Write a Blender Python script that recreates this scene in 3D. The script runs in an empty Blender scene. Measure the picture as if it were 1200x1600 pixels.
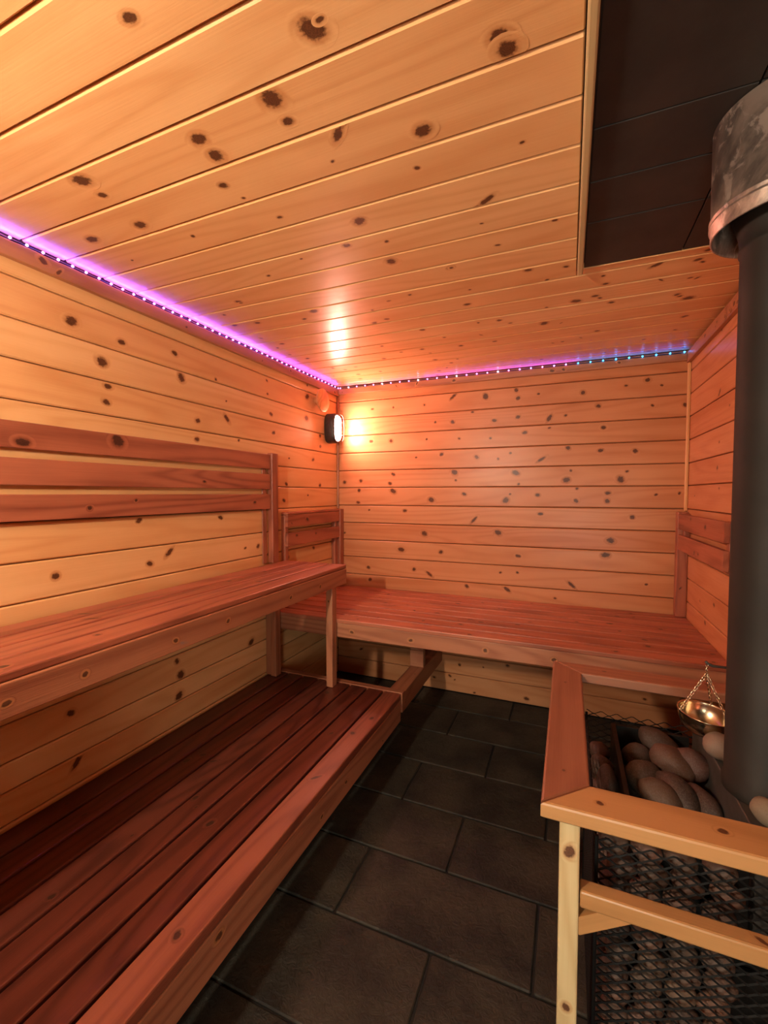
import bpy, bmesh, math, random
from mathutils import Vector, Matrix, noise

S = bpy.context.scene
COL = S.collection
R = random.Random(11)

# ------------------------------------------------------------------ camera
YAW = math.radians(22.77)          # the camera looks to the left of the room's depth axis
PITCH = math.radians(2.34)
cam_d = bpy.data.cameras.new('camera'); cam = bpy.data.objects.new('camera', cam_d); COL.objects.link(cam)
cam_d.sensor_fit = 'HORIZONTAL'; cam_d.sensor_width = 36.0; cam_d.lens = 36.0 * 686 / 1200
cam_d.clip_start = 0.02
cam.location = (0, 0, 1.33)
cam.rotation_euler = (math.radians(90) - PITCH, 0, YAW)
S.camera = cam

# ------------------------------------------------------------------ world, lights, exposure
w = bpy.data.worlds.new('world'); S.world = w; w.use_nodes = True
w.node_tree.nodes['Background'].inputs[0].default_value = (0.8, 0.7, 0.6, 1)
w.node_tree.nodes['Background'].inputs[1].default_value = 0.02
S.view_settings.view_transform = 'Standard'; S.view_settings.look = 'None'
S.view_settings.exposure = 0.33; S.view_settings.gamma = 1.0; S.view_settings.use_curve_mapping = False

DOOR_W = 14.0          # light of the anteroom through the glass door behind the camera
CORNER_L = 320.0       # lens of the bulkhead lamp in the far corner
NEAR_L = 820.0         # its twin near the door, outside the frame
LED_K = 1.6            # glow of the light strings

def area_light(name, loc, size, size_y, power, color, rot, parent=None):
    d = bpy.data.lights.new(name, 'AREA'); d.shape = 'RECTANGLE'; d.size = size; d.size_y = size_y
    d.energy = power; d.color = color
    o = bpy.data.objects.new(name, d); COL.objects.link(o); o.location = loc
    o.rotation_euler = [math.radians(a) for a in rot]
    if parent: o.parent = parent
    return o
area_light('door_daylight', (0.1, -0.75, 0.85), 0.4, 0.9, DOOR_W, (1.0, 1.0, 0.82), (90, 0, 0))

# ------------------------------------------------------------------ room dimensions (metres)
XL, XR, YB, YF, ZC = -1.572, 0.60, 2.86, -0.55, 2.11
PT = 0.018             # board thickness of the panelling
# ------------------------------------------------------------------ material helpers
def new_mat(name):
    m = bpy.data.materials.new(name); m.use_nodes = True
    nt = m.node_tree; nt.nodes.clear()
    out = nt.nodes.new('ShaderNodeOutputMaterial'); b = nt.nodes.new('ShaderNodeBsdfPrincipled')
    nt.links.new(b.outputs[0], out.inputs[0])
    return m, nt, b
def N(nt, t, **kw):
    n = nt.nodes.new(t)
    for k, v in kw.items(): setattr(n, k, v)
    return n
def mth(nt, op, a, b=None, c=None, clamp=False):
    n = nt.nodes.new('ShaderNodeMath'); n.operation = op; n.use_clamp = clamp
    for i, v in enumerate((a, b, c)):
        if v is None: continue
        if isinstance(v, (int, float)): n.inputs[i].default_value = v
        else: nt.links.new(v, n.inputs[i])
    return n.outputs[0]
def mixc(nt, f, a, b, mode='MIX'):
    n = nt.nodes.new('ShaderNodeMix'); n.data_type = 'RGBA'; n.blend_type = mode
    for s, v in ((n.inputs[0], f), (n.inputs[6], a), (n.inputs[7], b)):
        if isinstance(v, (int, float)): s.default_value = v
        elif isinstance(v, tuple): s.default_value = (*v[:3], 1)
        else: nt.links.new(v, s)
    return n.outputs[2]
def sstep(nt, x, lo, hi):
    n = nt.nodes.new('ShaderNodeMapRange'); n.interpolation_type = 'SMOOTHSTEP'
    nt.links.new(x, n.inputs[0]); n.inputs[1].default_value = lo; n.inputs[2].default_value = hi
    return n.outputs[0]
def noise_t(nt, vec, scale, detail=3, rough=0.5, dist=0.0):
    n = nt.nodes.new('ShaderNodeTexNoise'); nt.links.new(vec, n.inputs['Vector'])
    n.inputs['Scale'].default_value = scale; n.inputs['Detail'].default_value = detail
    n.inputs['Roughness'].default_value = rough; n.inputs['Distortion'].default_value = dist
    return n.outputs['Fac']

def wood(name, light, dark, vary, rough, ring_amt=0.55, knot=(0.055, 0.018, 0.008), halo=(0.5, 0.2, 0.06),
         spec=0.5, bump=0.15, stain=None):
    """boards: local X is along the grain; the point attribute 'knot' is 1 in a knot's heart and 0 at its rim"""
    m, nt, b = new_mat(name)
    tc = N(nt, 'ShaderNodeTexCoord'); oi = N(nt, 'ShaderNodeObjectInfo')
    rnd = oi.outputs['Random']
    at = N(nt, 'ShaderNodeAttribute', attribute_name='knot'); k = at.outputs['Fac']
    cmb = N(nt, 'ShaderNodeCombineXYZ')
    nt.links.new(mth(nt, 'MULTIPLY', rnd, 37.0), cmb.inputs[0])
    nt.links.new(mth(nt, 'MULTIPLY', rnd, 91.0), cmb.inputs[1])
    nt.links.new(mth(nt, 'MULTIPLY', rnd, 53.0), cmb.inputs[2])
    add = N(nt, 'ShaderNodeVectorMath', operation='ADD')
    nt.links.new(tc.outputs['Object'], add.inputs[0]); nt.links.new(cmb.outputs[0], add.inputs[1])
    def sc(x, y, z):
        mp = N(nt, 'ShaderNodeMapping'); mp.vector_type = 'TEXTURE'
        mp.inputs['Scale'].default_value = (1/x, 1/y, 1/z); nt.links.new(add.outputs[0], mp.inputs[0])
        return mp.outputs[0]
    # growth rings cut lengthwise: a slow field, folded many times
    base = noise_t(nt, sc(0.55, 5.0, 5.0), 1.0, 1.5, 0.4, 0.15)
    base = mth(nt, 'ADD', base, mth(nt, 'MULTIPLY', k, 0.16))
    ring = mth(nt, 'SINE', mth(nt, 'MULTIPLY', base, 75.0))
    ring = mth(nt, 'MULTIPLY_ADD', ring, 0.5, 0.5)
    ring = mth(nt, 'POWER', ring, 2.2)
    broad = noise_t(nt, sc(0.9, 7.0, 7.0), 1.0, 2.0, 0.55)
    fib = noise_t(nt, sc(6.0, 260.0, 260.0), 1.0, 2.0, 0.6)
    blotch = noise_t(nt, sc(5.0, 9.0, 9.0), 1.0, 3.0, 0.55)
    f = mth(nt, 'MULTIPLY', ring, ring_amt)
    f = mth(nt, 'ADD', f, mth(nt, 'MULTIPLY', mth(nt, 'SUBTRACT', broad, 0.42), 1.5))
    f = mth(nt, 'ADD', f, mth(nt, 'MULTIPLY', mth(nt, 'SUBTRACT', fib, 0.5), 0.5))
    f = mth(nt, 'ADD', f, mth(nt, 'MULTIPLY', mth(nt, 'SUBTRACT', blotch, 0.5), 0.55))
    f = mth(nt, 'ADD', f, 0.05, clamp=True)
    c = mixc(nt, f, light, dark)
    c = mixc(nt, mth(nt, 'MULTIPLY', mth(nt, 'FRACT', mth(nt, 'MULTIPLY', rnd, 7.31)), 0.8), c, vary, 'MULTIPLY')
    if stain:      # worn, greyed patches
        s = sstep(nt, noise_t(nt, sc(9, 30, 30), 1.0, 3, 0.6), 0.66, 0.78)
        c = mixc(nt, mth(nt, 'MULTIPLY', s, 0.6), c, stain)
    # knots
    kn = noise_t(nt, sc(90, 110, 110), 1.0, 2, 0.6)
    kk = mth(nt, 'ADD', k, mth(nt, 'MULTIPLY', mth(nt, 'SUBTRACT', kn, 0.5), mth(nt, 'MULTIPLY', k, 0.9)))
    c = mixc(nt, mth(nt, 'MULTIPLY', sstep(nt, kk, 0.05, 0.55), 0.6), c, halo, 'MIX')
    kring = mth(nt, 'MULTIPLY_ADD', mth(nt, 'SINE', mth(nt, 'MULTIPLY', kk, 46.0)), 0.5, 0.5)
    kcol = mixc(nt, mth(nt, 'MULTIPLY', kring, 0.5), knot, tuple(v * 3.0 for v in knot))
    c = mixc(nt, mth(nt, 'MULTIPLY', sstep(nt, kk, 0.42, 0.66), 0.94), c, kcol, 'MIX')
    nt.links.new(c, b.inputs['Base Color'])
    rr = mth(nt, 'MULTIPLY_ADD', fib, 0.18, rough - 0.09)
    nt.links.new(rr, b.inputs['Roughness'])
    b.inputs['Specular IOR Level'].default_value = spec
    bp = N(nt, 'ShaderNodeBump'); bp.inputs['Strength'].default_value = bump; bp.inputs['Distance'].default_value = 0.0012
    h = mth(nt, 'ADD', mth(nt, 'MULTIPLY', ring, -0.4), fib)
    h = mth(nt, 'ADD', h, mth(nt, 'MULTIPLY', blotch, 0.8))
    nt.links.new(h, bp.inputs['Height']); nt.links.new(bp.outputs[0], b.inputs['Normal'])
    return m

PINE = wood('varnished_pine', (0.77, 0.475, 0.225), (0.64, 0.335, 0.135), (0.92, 0.78, 0.68), 0.33, spec=0.28, halo=(0.42, 0.165, 0.05), ring_amt=0.4)
PINE_DIM_LIGHT = wood('varnished_pine_in_dim_light', (0.58, 0.265, 0.125), (0.46, 0.175, 0.07), (0.92, 0.78, 0.70), 0.33, spec=0.28, halo=(0.36, 0.13, 0.045), ring_amt=0.45)  # same pine; the dimmer, redder light on these walls is put into its colour
PINE_TRIM = wood('pine_trim', (0.42, 0.18, 0.085), (0.27, 0.10, 0.045), (0.9, 0.8, 0.7), 0.42)
CEDAR = wood('stained_cedar', (0.43, 0.145, 0.078), (0.22, 0.060, 0.033), (0.80, 0.66, 0.60), 0.42, ring_amt=0.55,
             knot=(0.03, 0.01, 0.006), halo=(0.22, 0.06, 0.025), bump=0.3)
CEDAR_DARK = wood('dark_stained_bench_wood', (0.155, 0.040, 0.024), (0.07, 0.018, 0.012), (0.75, 0.62, 0.58), 0.36, ring_amt=0.6,
             knot=(0.025, 0.01, 0.006), halo=(0.12, 0.035, 0.02), bump=0.3)
CEDAR_MID = wood('worn_front_slat', (0.30, 0.095, 0.052), (0.17, 0.045, 0.026), (0.80, 0.66, 0.60), 0.4, ring_amt=0.55, knot=(0.03, 0.01, 0.006), halo=(0.15, 0.05, 0.025), bump=0.3)
CEDAR_EDGE = wood('worn_bench_fascia', (0.42, 0.17, 0.088), (0.24, 0.075, 0.037), (0.85, 0.7, 0.6), 0.5, bump=0.4, stain=(0.20, 0.17, 0.17))
SPRUCE = wood('rail_spruce', (0.42, 0.22, 0.085), (0.29, 0.135, 0.045), (0.95, 0.85, 0.75), 0.38, halo=(0.4, 0.18, 0.06))
CEDAR_RAIL = wood('rail_cedar', (0.30, 0.125, 0.07), (0.20, 0.075, 0.04), (0.95, 0.85, 0.8), 0.38, halo=(0.2, 0.07, 0.03))
SPRUCE_PALE = wood('pale_spruce_post', (0.55, 0.44, 0.24), (0.44, 0.31, 0.15), (0.95, 0.9, 0.8), 0.45, halo=(0.4, 0.2, 0.08))

def simple(name, col, rough=0.5, metal=0.0, nscale=30, namt=0.25, bump=0.0, bdist=0.002, col2=None, coord='Object', spec=0.5, bscale=None):
    m, nt, b = new_mat(name)
    tc = N(nt, 'ShaderNodeTexCoord'); v = tc.outputs[coord]
    n = noise_t(nt, v, nscale, 5, 0.6)
    c2 = col2 or tuple(x * (1 - namt) for x in col)
    c = mixc(nt, sstep(nt, n, 0.35, 0.65), col, c2)
    nt.links.new(c, b.inputs['Base Color'])
    b.inputs['Metallic'].default_value = metal
    b.inputs['Specular IOR Level'].default_value = spec
    nt.links.new(mth(nt, 'MULTIPLY_ADD', n, 0.2, rough - 0.1), b.inputs['Roughness'])
    if bump:
        bp = N(nt, 'ShaderNodeBump'); bp.inputs['Strength'].default_value = bump; bp.inputs['Distance'].default_value = bdist
        nt.links.new(noise_t(nt, v, bscale or nscale * 2, 6, 0.65), bp.inputs['Height']); nt.links.new(bp.outputs[0], b.inputs['Normal'])
    return m
def emit(name, col, strength):
    m, nt, b = new_mat(name)
    b.inputs['Base Color'].default_value = (*col, 1)
    b.inputs['Emission Color'].default_value = (*col, 1); b.inputs['Emission Strength'].default_value = strength
    return m

BACKING = simple('dark_batten_backing', (0.09, 0.035, 0.015), 0.8)
GROUT = simple('dark_grout', (0.006, 0.0055, 0.005), 0.9, nscale=60)
IRON = simple('black_stove_iron', (0.022, 0.019, 0.018), 0.5, 0.6, nscale=25, bump=0.3)
IRON_GREY = simple('grey_sooted_plate', (0.05, 0.042, 0.036), 0.65, 0.2, nscale=18, bump=0.2)
MESHM = simple('black_expanded_metal', (0.006, 0.0055, 0.0055), 0.7, 0.0, spec=0.2)
PIPEM = simple('matt_black_stove_paint', (0.011, 0.0095, 0.0075), 0.62, 0.0, nscale=9, spec=0.3, bump=0.12, bdist=0.001)
BRONZE = simple('dark_bronze_casting', (0.06, 0.045, 0.038), 0.45, 0.5, nscale=60)
CHROME = simple('brass_toned_steel', (0.62, 0.50, 0.34), 0.22, 1.0, nscale=12, namt=0.15)
CORD = simple('black_led_cord', (0.02, 0.015, 0.02), 0.4)
SHIELD = simple('dark_cement_board', (0.022, 0.020, 0.018), 0.62, nscale=6, namt=0.35, bump=0.25, bdist=0.001)
DISKW = wood('turned_vent_wood', (0.62, 0.27, 0.11), (0.45, 0.17, 0.06), (0.95, 0.85, 0.8), 0.4)

def slate_mat():
    m, nt, b = new_mat('riven_slate_tile')
    tc = N(nt, 'ShaderNodeTexCoord'); oi = N(nt, 'ShaderNodeObjectInfo')
    add = N(nt, 'ShaderNodeVectorMath', operation='ADD'); nt.links.new(tc.outputs['Object'], add.inputs[0])
    c3 = N(nt, 'ShaderNodeCombineXYZ')
    for i, q in enumerate((11., 23., 5.)): nt.links.new(mth(nt, 'MULTIPLY', oi.outputs['Random'], q), c3.inputs[i])
    nt.links.new(c3.outputs[0], add.inputs[1]); v = add.outputs[0]
    n = noise_t(nt, v, 5, 5, 0.6); n2 = noise_t(nt, v, 45, 6, 0.65, 1.2)
    c = mixc(nt, sstep(nt, n, 0.3, 0.7), (0.046, 0.041, 0.030), (0.014, 0.014, 0.013))
    c = mixc(nt, mth(nt, 'MULTIPLY', mth(nt, 'FRACT', mth(nt, 'MULTIPLY', oi.outputs['Random'], 9.7)), 0.5), c, (0.6, 0.6, 0.62), 'MULTIPLY')
    nt.links.new(c, b.inputs['Base Color'])
    nt.links.new(mth(nt, 'MULTIPLY_ADD', n2, 0.25, 0.42), b.inputs['Roughness']); b.inputs['Specular IOR Level'].default_value = 0.3
    bp = N(nt, 'ShaderNodeBump'); bp.inputs['Strength'].default_value = 0.8; bp.inputs['Distance'].default_value = 0.007
    nt.links.new(mth(nt, 'ADD', n2, mth(nt, 'MULTIPLY', n, 1.5)), bp.inputs['Height']); nt.links.new(bp.outputs[0], b.inputs['Normal'])
    return m
SLATE = slate_mat()

def sleeve_mat():
    m, nt, b = new_mat('heat_stained_galvanised_steel')
    tc = N(nt, 'ShaderNodeTexCoord'); v = tc.outputs['Object']
    n = noise_t(nt, v, 7, 6, 0.62, 0.6); n2 = noise_t(nt, v, 22, 5, 0.6, 0.8)
    sx = N(nt, 'ShaderNodeSeparateXYZ'); nt.links.new(v, sx.inputs[0])
    h = sstep(nt, mth(nt, 'ADD', sx.outputs[2], mth(nt, 'MULTIPLY', n, 0.12)), 1.92, 2.05)    # the upper part is darker
    c = mixc(nt, sstep(nt, n, 0.38, 0.62), (0.46, 0.36, 0.30), (0.10, 0.08, 0.072))
    c = mixc(nt, mth(nt, 'MULTIPLY', sstep(nt, n2, 0.54, 0.62), 0.8), c, (0.70, 0.58, 0.50))
    c = mixc(nt, mth(nt, 'MULTIPLY', h, 0.55), c, (0.07, 0.058, 0.052))
    nt.links.new(c, b.inputs['Base Color']); b.inputs['Metallic'].default_value = 0.6
    nt.links.new(mth(nt, 'MULTIPLY_ADD', n2, 0.3, 0.28), b.inputs['Roughness'])
    return m
SLEEVE = sleeve_mat()

def stone_mat():
    m, nt, b = new_mat('river_stone')
    tc = N(nt, 'ShaderNodeTexCoord'); oi = N(nt, 'ShaderNodeObjectInfo'); v = tc.outputs['Object']
    n = noise_t(nt, v, 14, 5, 0.6, 0.5); n2 = noise_t(nt, v, 90, 4, 0.7)
    cr = N(nt, 'ShaderNodeValToRGB'); nt.links.new(oi.outputs['Random'], cr.inputs[0])
    els = cr.color_ramp.elements
    els[0].position = 0; els[0].color = (0.34, 0.19, 0.125, 1); els[1].position = 1; els[1].color = (0.37, 0.28, 0.19, 1)
    for p, c in ((0.25, (0.21, 0.15, 0.12, 1)), (0.5, (0.36, 0.22, 0.16, 1)), (0.75, (0.26, 0.19, 0.15, 1))):
        e = els.new(p); e.color = c
    oc = N(nt, 'ShaderNodeMix', data_type='RGBA', blend_type='MULTIPLY'); oc.inputs[0].default_value = 1
    nt.links.new(cr.outputs[0], oc.inputs[6]); nt.links.new(oi.outputs['Color'], oc.inputs[7])
    c = mixc(nt, mth(nt, 'MULTIPLY', sstep(nt, n, 0.4, 0.7), 0.5), oc.outputs[2], (0.12, 0.09, 0.08))
    c = mixc(nt, mth(nt, 'MULTIPLY', sstep(nt, n2, 0.6, 0.72), 0.2), c, (0.30, 0.23, 0.17))
    nt.links.new(c, b.inputs['Base Color']); b.inputs['Roughness'].default_value = 0.62
    bp = N(nt, 'ShaderNodeBump'); bp.inputs['Strength'].default_value = 0.3; bp.inputs['Distance'].default_value = 0.002
    nt.links.new(n2, bp.inputs['Height']); nt.links.new(bp.outputs[0], b.inputs['Normal'])
    return m
STONE = stone_mat()

def glass_mat():
    m = bpy.data.materials.new('door_glass'); m.use_nodes = True; nt = m.node_tree; nt.nodes.clear()
    o = nt.nodes.new('ShaderNodeOutputMaterial'); mx = nt.nodes.new('ShaderNodeMixShader')
    t = nt.nodes.new('ShaderNodeBsdfTransparent'); g = nt.nodes.new('ShaderNodeBsdfGlossy'); g.inputs['Roughness'].default_value = 0.02
    fr = nt.nodes.new('ShaderNodeFresnel'); nt.links.new(fr.outputs[0], mx.inputs[0])
    nt.links.new(t.outputs[0], mx.inputs[1]); nt.links.new(g.outputs[0], mx.inputs[2]); nt.links.new(mx.outputs[0], o.inputs[0])
    return m
GLASS = glass_mat()

# ------------------------------------------------------------------ object helpers
def props(o, label=None, cat=None, group=None, kind=None):
    if label: o['label'] = label
    if cat: o['category'] = cat
    if group: o['group'] = group
    if kind: o['kind'] = kind
    return o
def thing(name, label, cat, loc=(0, 0, 0), group=None, kind=None):
    o = bpy.data.objects.new(name, None); COL.objects.link(o); o.location = loc; o.empty_display_size = 0.05
    return props(o, label, cat, group, kind)
def link(name, me, mat, parent=None, smooth=False):
    o = bpy.data.objects.new(name, me); COL.objects.link(o)
    if mat and not me.materials: me.materials.append(mat)
    if smooth:
        me.polygons.foreach_set('use_smooth', [True] * len(me.polygons))
    if parent:
        o.parent = parent
        if parent.location.length > 0: o.matrix_parent_inverse = Matrix.Translation(-parent.location)
    return o
def bm_obj(name, bm, mat, parent=None, smooth=False):
    me = bpy.data.meshes.new(name); bmesh.ops.recalc_face_normals(bm, faces=bm.faces[:]); bm.to_mesh(me); bm.free()
    return link(name, me, mat, parent, smooth)

def profile(W, T, ch, rounded):
    """cross-section (y, z) of a board lying in y 0..W with its face at z 0 and its back at z -T"""
    if rounded:
        k = ch * 0.29
        return [(0, -T), (0, -ch), (k, -k), (ch, 0), (W - ch, 0), (W - k, -k), (W, -ch), (W, -T)]
    return [(0, -T), (0, -ch), (ch, 0), (W - ch, 0), (W, -ch), (W, -T)]

def board(name, parent, O, along, across, L, W, T, mat, knots=(), ch=0.0035, rounded=False, all_round=False, miter=(0, 0)):
    """one board as one mesh. O: corner of its face; along/across: unit vectors; the face normal is along x across.
    knots: (u, v, r, slanted) in board coordinates. miter: (dx at v=0, dx at v=W) added to the far end."""
    al = Vector(along); ac = Vector(across); nz = al.cross(ac)
    pr = profile(W, T, ch, rounded)
    if all_round:
        k = ch * 0.29
        pr = [(ch, -T), (k, -T + k), (0, -T + ch), (0, -ch), (k, -k), (ch, 0), (W - ch, 0), (W - k, -k), (W, -ch), (W, -T + ch), (W - k, -T + k), (W - ch, -T)]
    n = len(pr); vs = []; fs = []; kv = []
    m0, m1 = miter
    e = min(ch, L * 0.2) * 0.6
    yc = W / 2; zc = -T / 2
    def ringv(x, ins, far):
        for (y, z) in pr:
            yy = yc + (y - yc) * (1 - 2 * ins / W); zz = z if not ins else (z - ins if z > -ins else z)
            dx = 0
            if far: dx = m0 + (m1 - m0) * y / W
            vs.append((x + dx, yy, min(zz, 0 if not ins else -ins * 0.8) if z > -T / 2 else z)); kv.append(0.0)
    ringv(0, e, False); ringv(e, 0, False); ringv(L - e, 0, True); ringv(L, e, True)
    for r_ in range(3):
        for i in range(n):
            j = (i + 1) % n
            fs.append((r_ * n + i, r_ * n + j, (r_ + 1) * n + j, (r_ + 1) * n + i))
    fs.append(tuple(range(n - 1, -1, -1))); fs.append(tuple(3 * n + i for i in range(n)))
    cnt = 0
    for (u, v, r, sl) in knots:
        rx = r * (2.6 if not sl else 3.6); ry = r * 2.1
        rx = min(rx, u - 0.002, L - u - 0.002); 
        v = min(max(v, ch + ry * 0.55), W - ch - ry * 0.55)
        ang = (R.choice((-1, 1)) * R.uniform(0.6, 1.0)) if sl else R.uniform(-0.25, 0.25)
        if rx < 0.004: continue
        if sl: ry = r * 1.3
        zz = 0.00025 + 0.00006 * cnt; cnt += 1
        c = len(vs); vs.append((u, v, zz)); kv.append(1.0)
        M = 18; phs = R.uniform(0, 6); lump = R.uniform(0.05, 0.22)
        for ringi, rr in ((0, 0.5), (1, 1.0)):
            for i in range(M):
                a = 2 * math.pi * i / M
                q = rr * (1 + lump * math.sin(2 * a + phs) * (1 - ringi * 0.5))
                x = rx * q * math.cos(a); y = ry * q * math.sin(a)
                X = u + x * math.cos(ang) - y * math.sin(ang); Y = v + x * math.sin(ang) + y * math.cos(ang)
                Yc = min(max(Y, ch), W - ch)
                kk = 0.5 if ringi == 0 else 0.0
                if Yc != Y and ringi == 1: kk = min(0.5, abs(Y - Yc) / ry * 0.8)
                vs.append((min(max(X, 0.002), L - 0.002), Yc, zz)); kv.append(kk)
        for i in range(M):
            j = (i + 1) % M
            fs.append((c, c + 1 + i, c + 1 + j)); fs.append((c + 1 + i, c + 1 + M + i, c + 1 + M + j, c + 1 + j))
    me = bpy.data.meshes.new(name); me.from_pydata(vs, [], fs); me.update()
    at = me.attributes.new('knot', 'FLOAT', 'POINT'); at.data.foreach_set('value', kv)
    me.materials.append(mat)
    o = bpy.data.objects.new(name, me); COL.objects.link(o)
    if parent: o.parent = parent
    if parent and parent.location.length > 0: o.matrix_parent_inverse = Matrix.Translation(-parent.location)
    mt = Matrix((al, ac, nz)).transposed().to_4x4(); mt.translation = Vector(O); o.matrix_world = mt
    o.matrix_basis = (Matrix.Translation(-parent.location) if parent and parent.location.length > 0 else Matrix()) @ mt
    if parent: o.matrix_parent_inverse = Matrix()
    return o

def rk(L, W, n, rlo=0.004, rhi=0.011):
    return [(R.uniform(0.03, L - 0.03), R.uniform(0.015, W - 0.015), R.uniform(rlo, rhi), 1 if R.random() < 0.15 else 0) for _ in range(n)]

def beam(name, parent, x0, x1, y0, y1, z0, z1, mat, axis, nk=0, ch=0.004):
    """timber given by its bounds, grain along axis, all edges eased; the knotty face is the top (x/y) or the -y face (z)"""
    if axis == 'x': return board(name, parent, (x0, y0, z1), (1, 0, 0), (0, 1, 0), x1 - x0, y1 - y0, z1 - z0, mat, rk(x1 - x0, y1 - y0, nk), ch, all_round=True)
    if axis == 'y': return board(name, parent, (x1, y0, z1), (0, 1, 0), (-1, 0, 0), y1 - y0, x1 - x0, z1 - z0, mat, rk(y1 - y0, x1 - x0, nk), ch, all_round=True)
    return board(name, parent, (x1, y0, z0), (0, 0, 1), (-1, 0, 0), z1 - z0, x1 - x0, y1 - y0, mat, rk(z1 - z0, x1 - x0, nk), ch, all_round=True)
def fbeam(name, parent, x0, x1, y0, y1, z0, z1, mat, face, nk=0, knots=None, ch=0.003):
    """upright board (fascia, slat) whose knotty face looks to face ('-y', '+x' or '-x')"""
    if face == '-y': L = x1 - x0; return board(name, parent, (x0, y0, z0), (1, 0, 0), (0, 0, 1), L, z1 - z0, y1 - y0, mat, knots or rk(L, z1 - z0, nk), ch, all_round=True)
    L = y1 - y0
    if face == '+x': return board(name, parent, (x1, y0, z0), (0, 1, 0), (0, 0, 1), L, z1 - z0, x1 - x0, mat, knots or rk(L, z1 - z0, nk), ch, all_round=True)
    return board(name, parent, (x0, y1, z0), (0, -1, 0), (0, 0, 1), L, z1 - z0, x1 - x0, mat, knots or rk(L, z1 - z0, nk), ch, all_round=True)

def add_box(bm, x0, x1, y0, y1, z0, z1, bev=0.0):
    r = bmesh.ops.create_cube(bm, size=1)
    bmesh.ops.scale(bm, vec=(x1 - x0, y1 - y0, z1 - z0), verts=r['verts'])
    bmesh.ops.translate(bm, vec=((x0 + x1) / 2, (y0 + y1) / 2, (z0 + z1) / 2), verts=r['verts'])
    if bev:
        es = list({e for v in r['verts'] for e in v.link_edges})
        bmesh.ops.bevel(bm, geom=es, offset=bev, segments=1, affect='EDGES')
def add_lathe(bm, pts, cx, cy, seg=64, close=False):
    rings = []
    for (r, z) in pts:
        rings.append([bm.verts.new((cx + r * math.cos(2 * math.pi * i / seg), cy + r * math.sin(2 * math.pi * i / seg), z)) for i in range(seg)])
    for a, b in zip(rings, rings[1:]):
        for i in range(seg):
            j = (i + 1) % seg; bm.faces.new((a[i], a[j], b[j], b[i]))
    if close:
        bm.faces.new(rings[0]); bm.faces.new(rings[-1])
def add_tube(bm, pts, r, seg=8, closed=False):
    n = len(pts); P = [Vector(p) for p in pts]; rings = []
    up = None
    for i in range(n):
        if closed: t = P[(i + 1) % n] - P[i - 1]
        else: t = P[min(i + 1, n - 1)] - P[max(i - 1, 0)]
        t.normalize()
        if up is None: up = t.orthogonal().normalized()
        up = (up - t * up.dot(t)).normalized(); s = t.cross(up)
        rings.append([bm.verts.new(P[i] + r * (math.cos(2 * math.pi * k / seg) * up + math.sin(2 * math.pi * k / seg) * s)) for k in range(seg)])
    m = n if closed else n - 1
    for i in range(m):
        a, b = rings[i], rings[(i + 1) % n]
        for k in range(seg):
            l = (k + 1) % seg; bm.faces.new((a[k], a[l], b[l], b[k]))
    if not closed: bm.faces.new(rings[0]); bm.faces.new(rings[-1][::-1])

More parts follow.
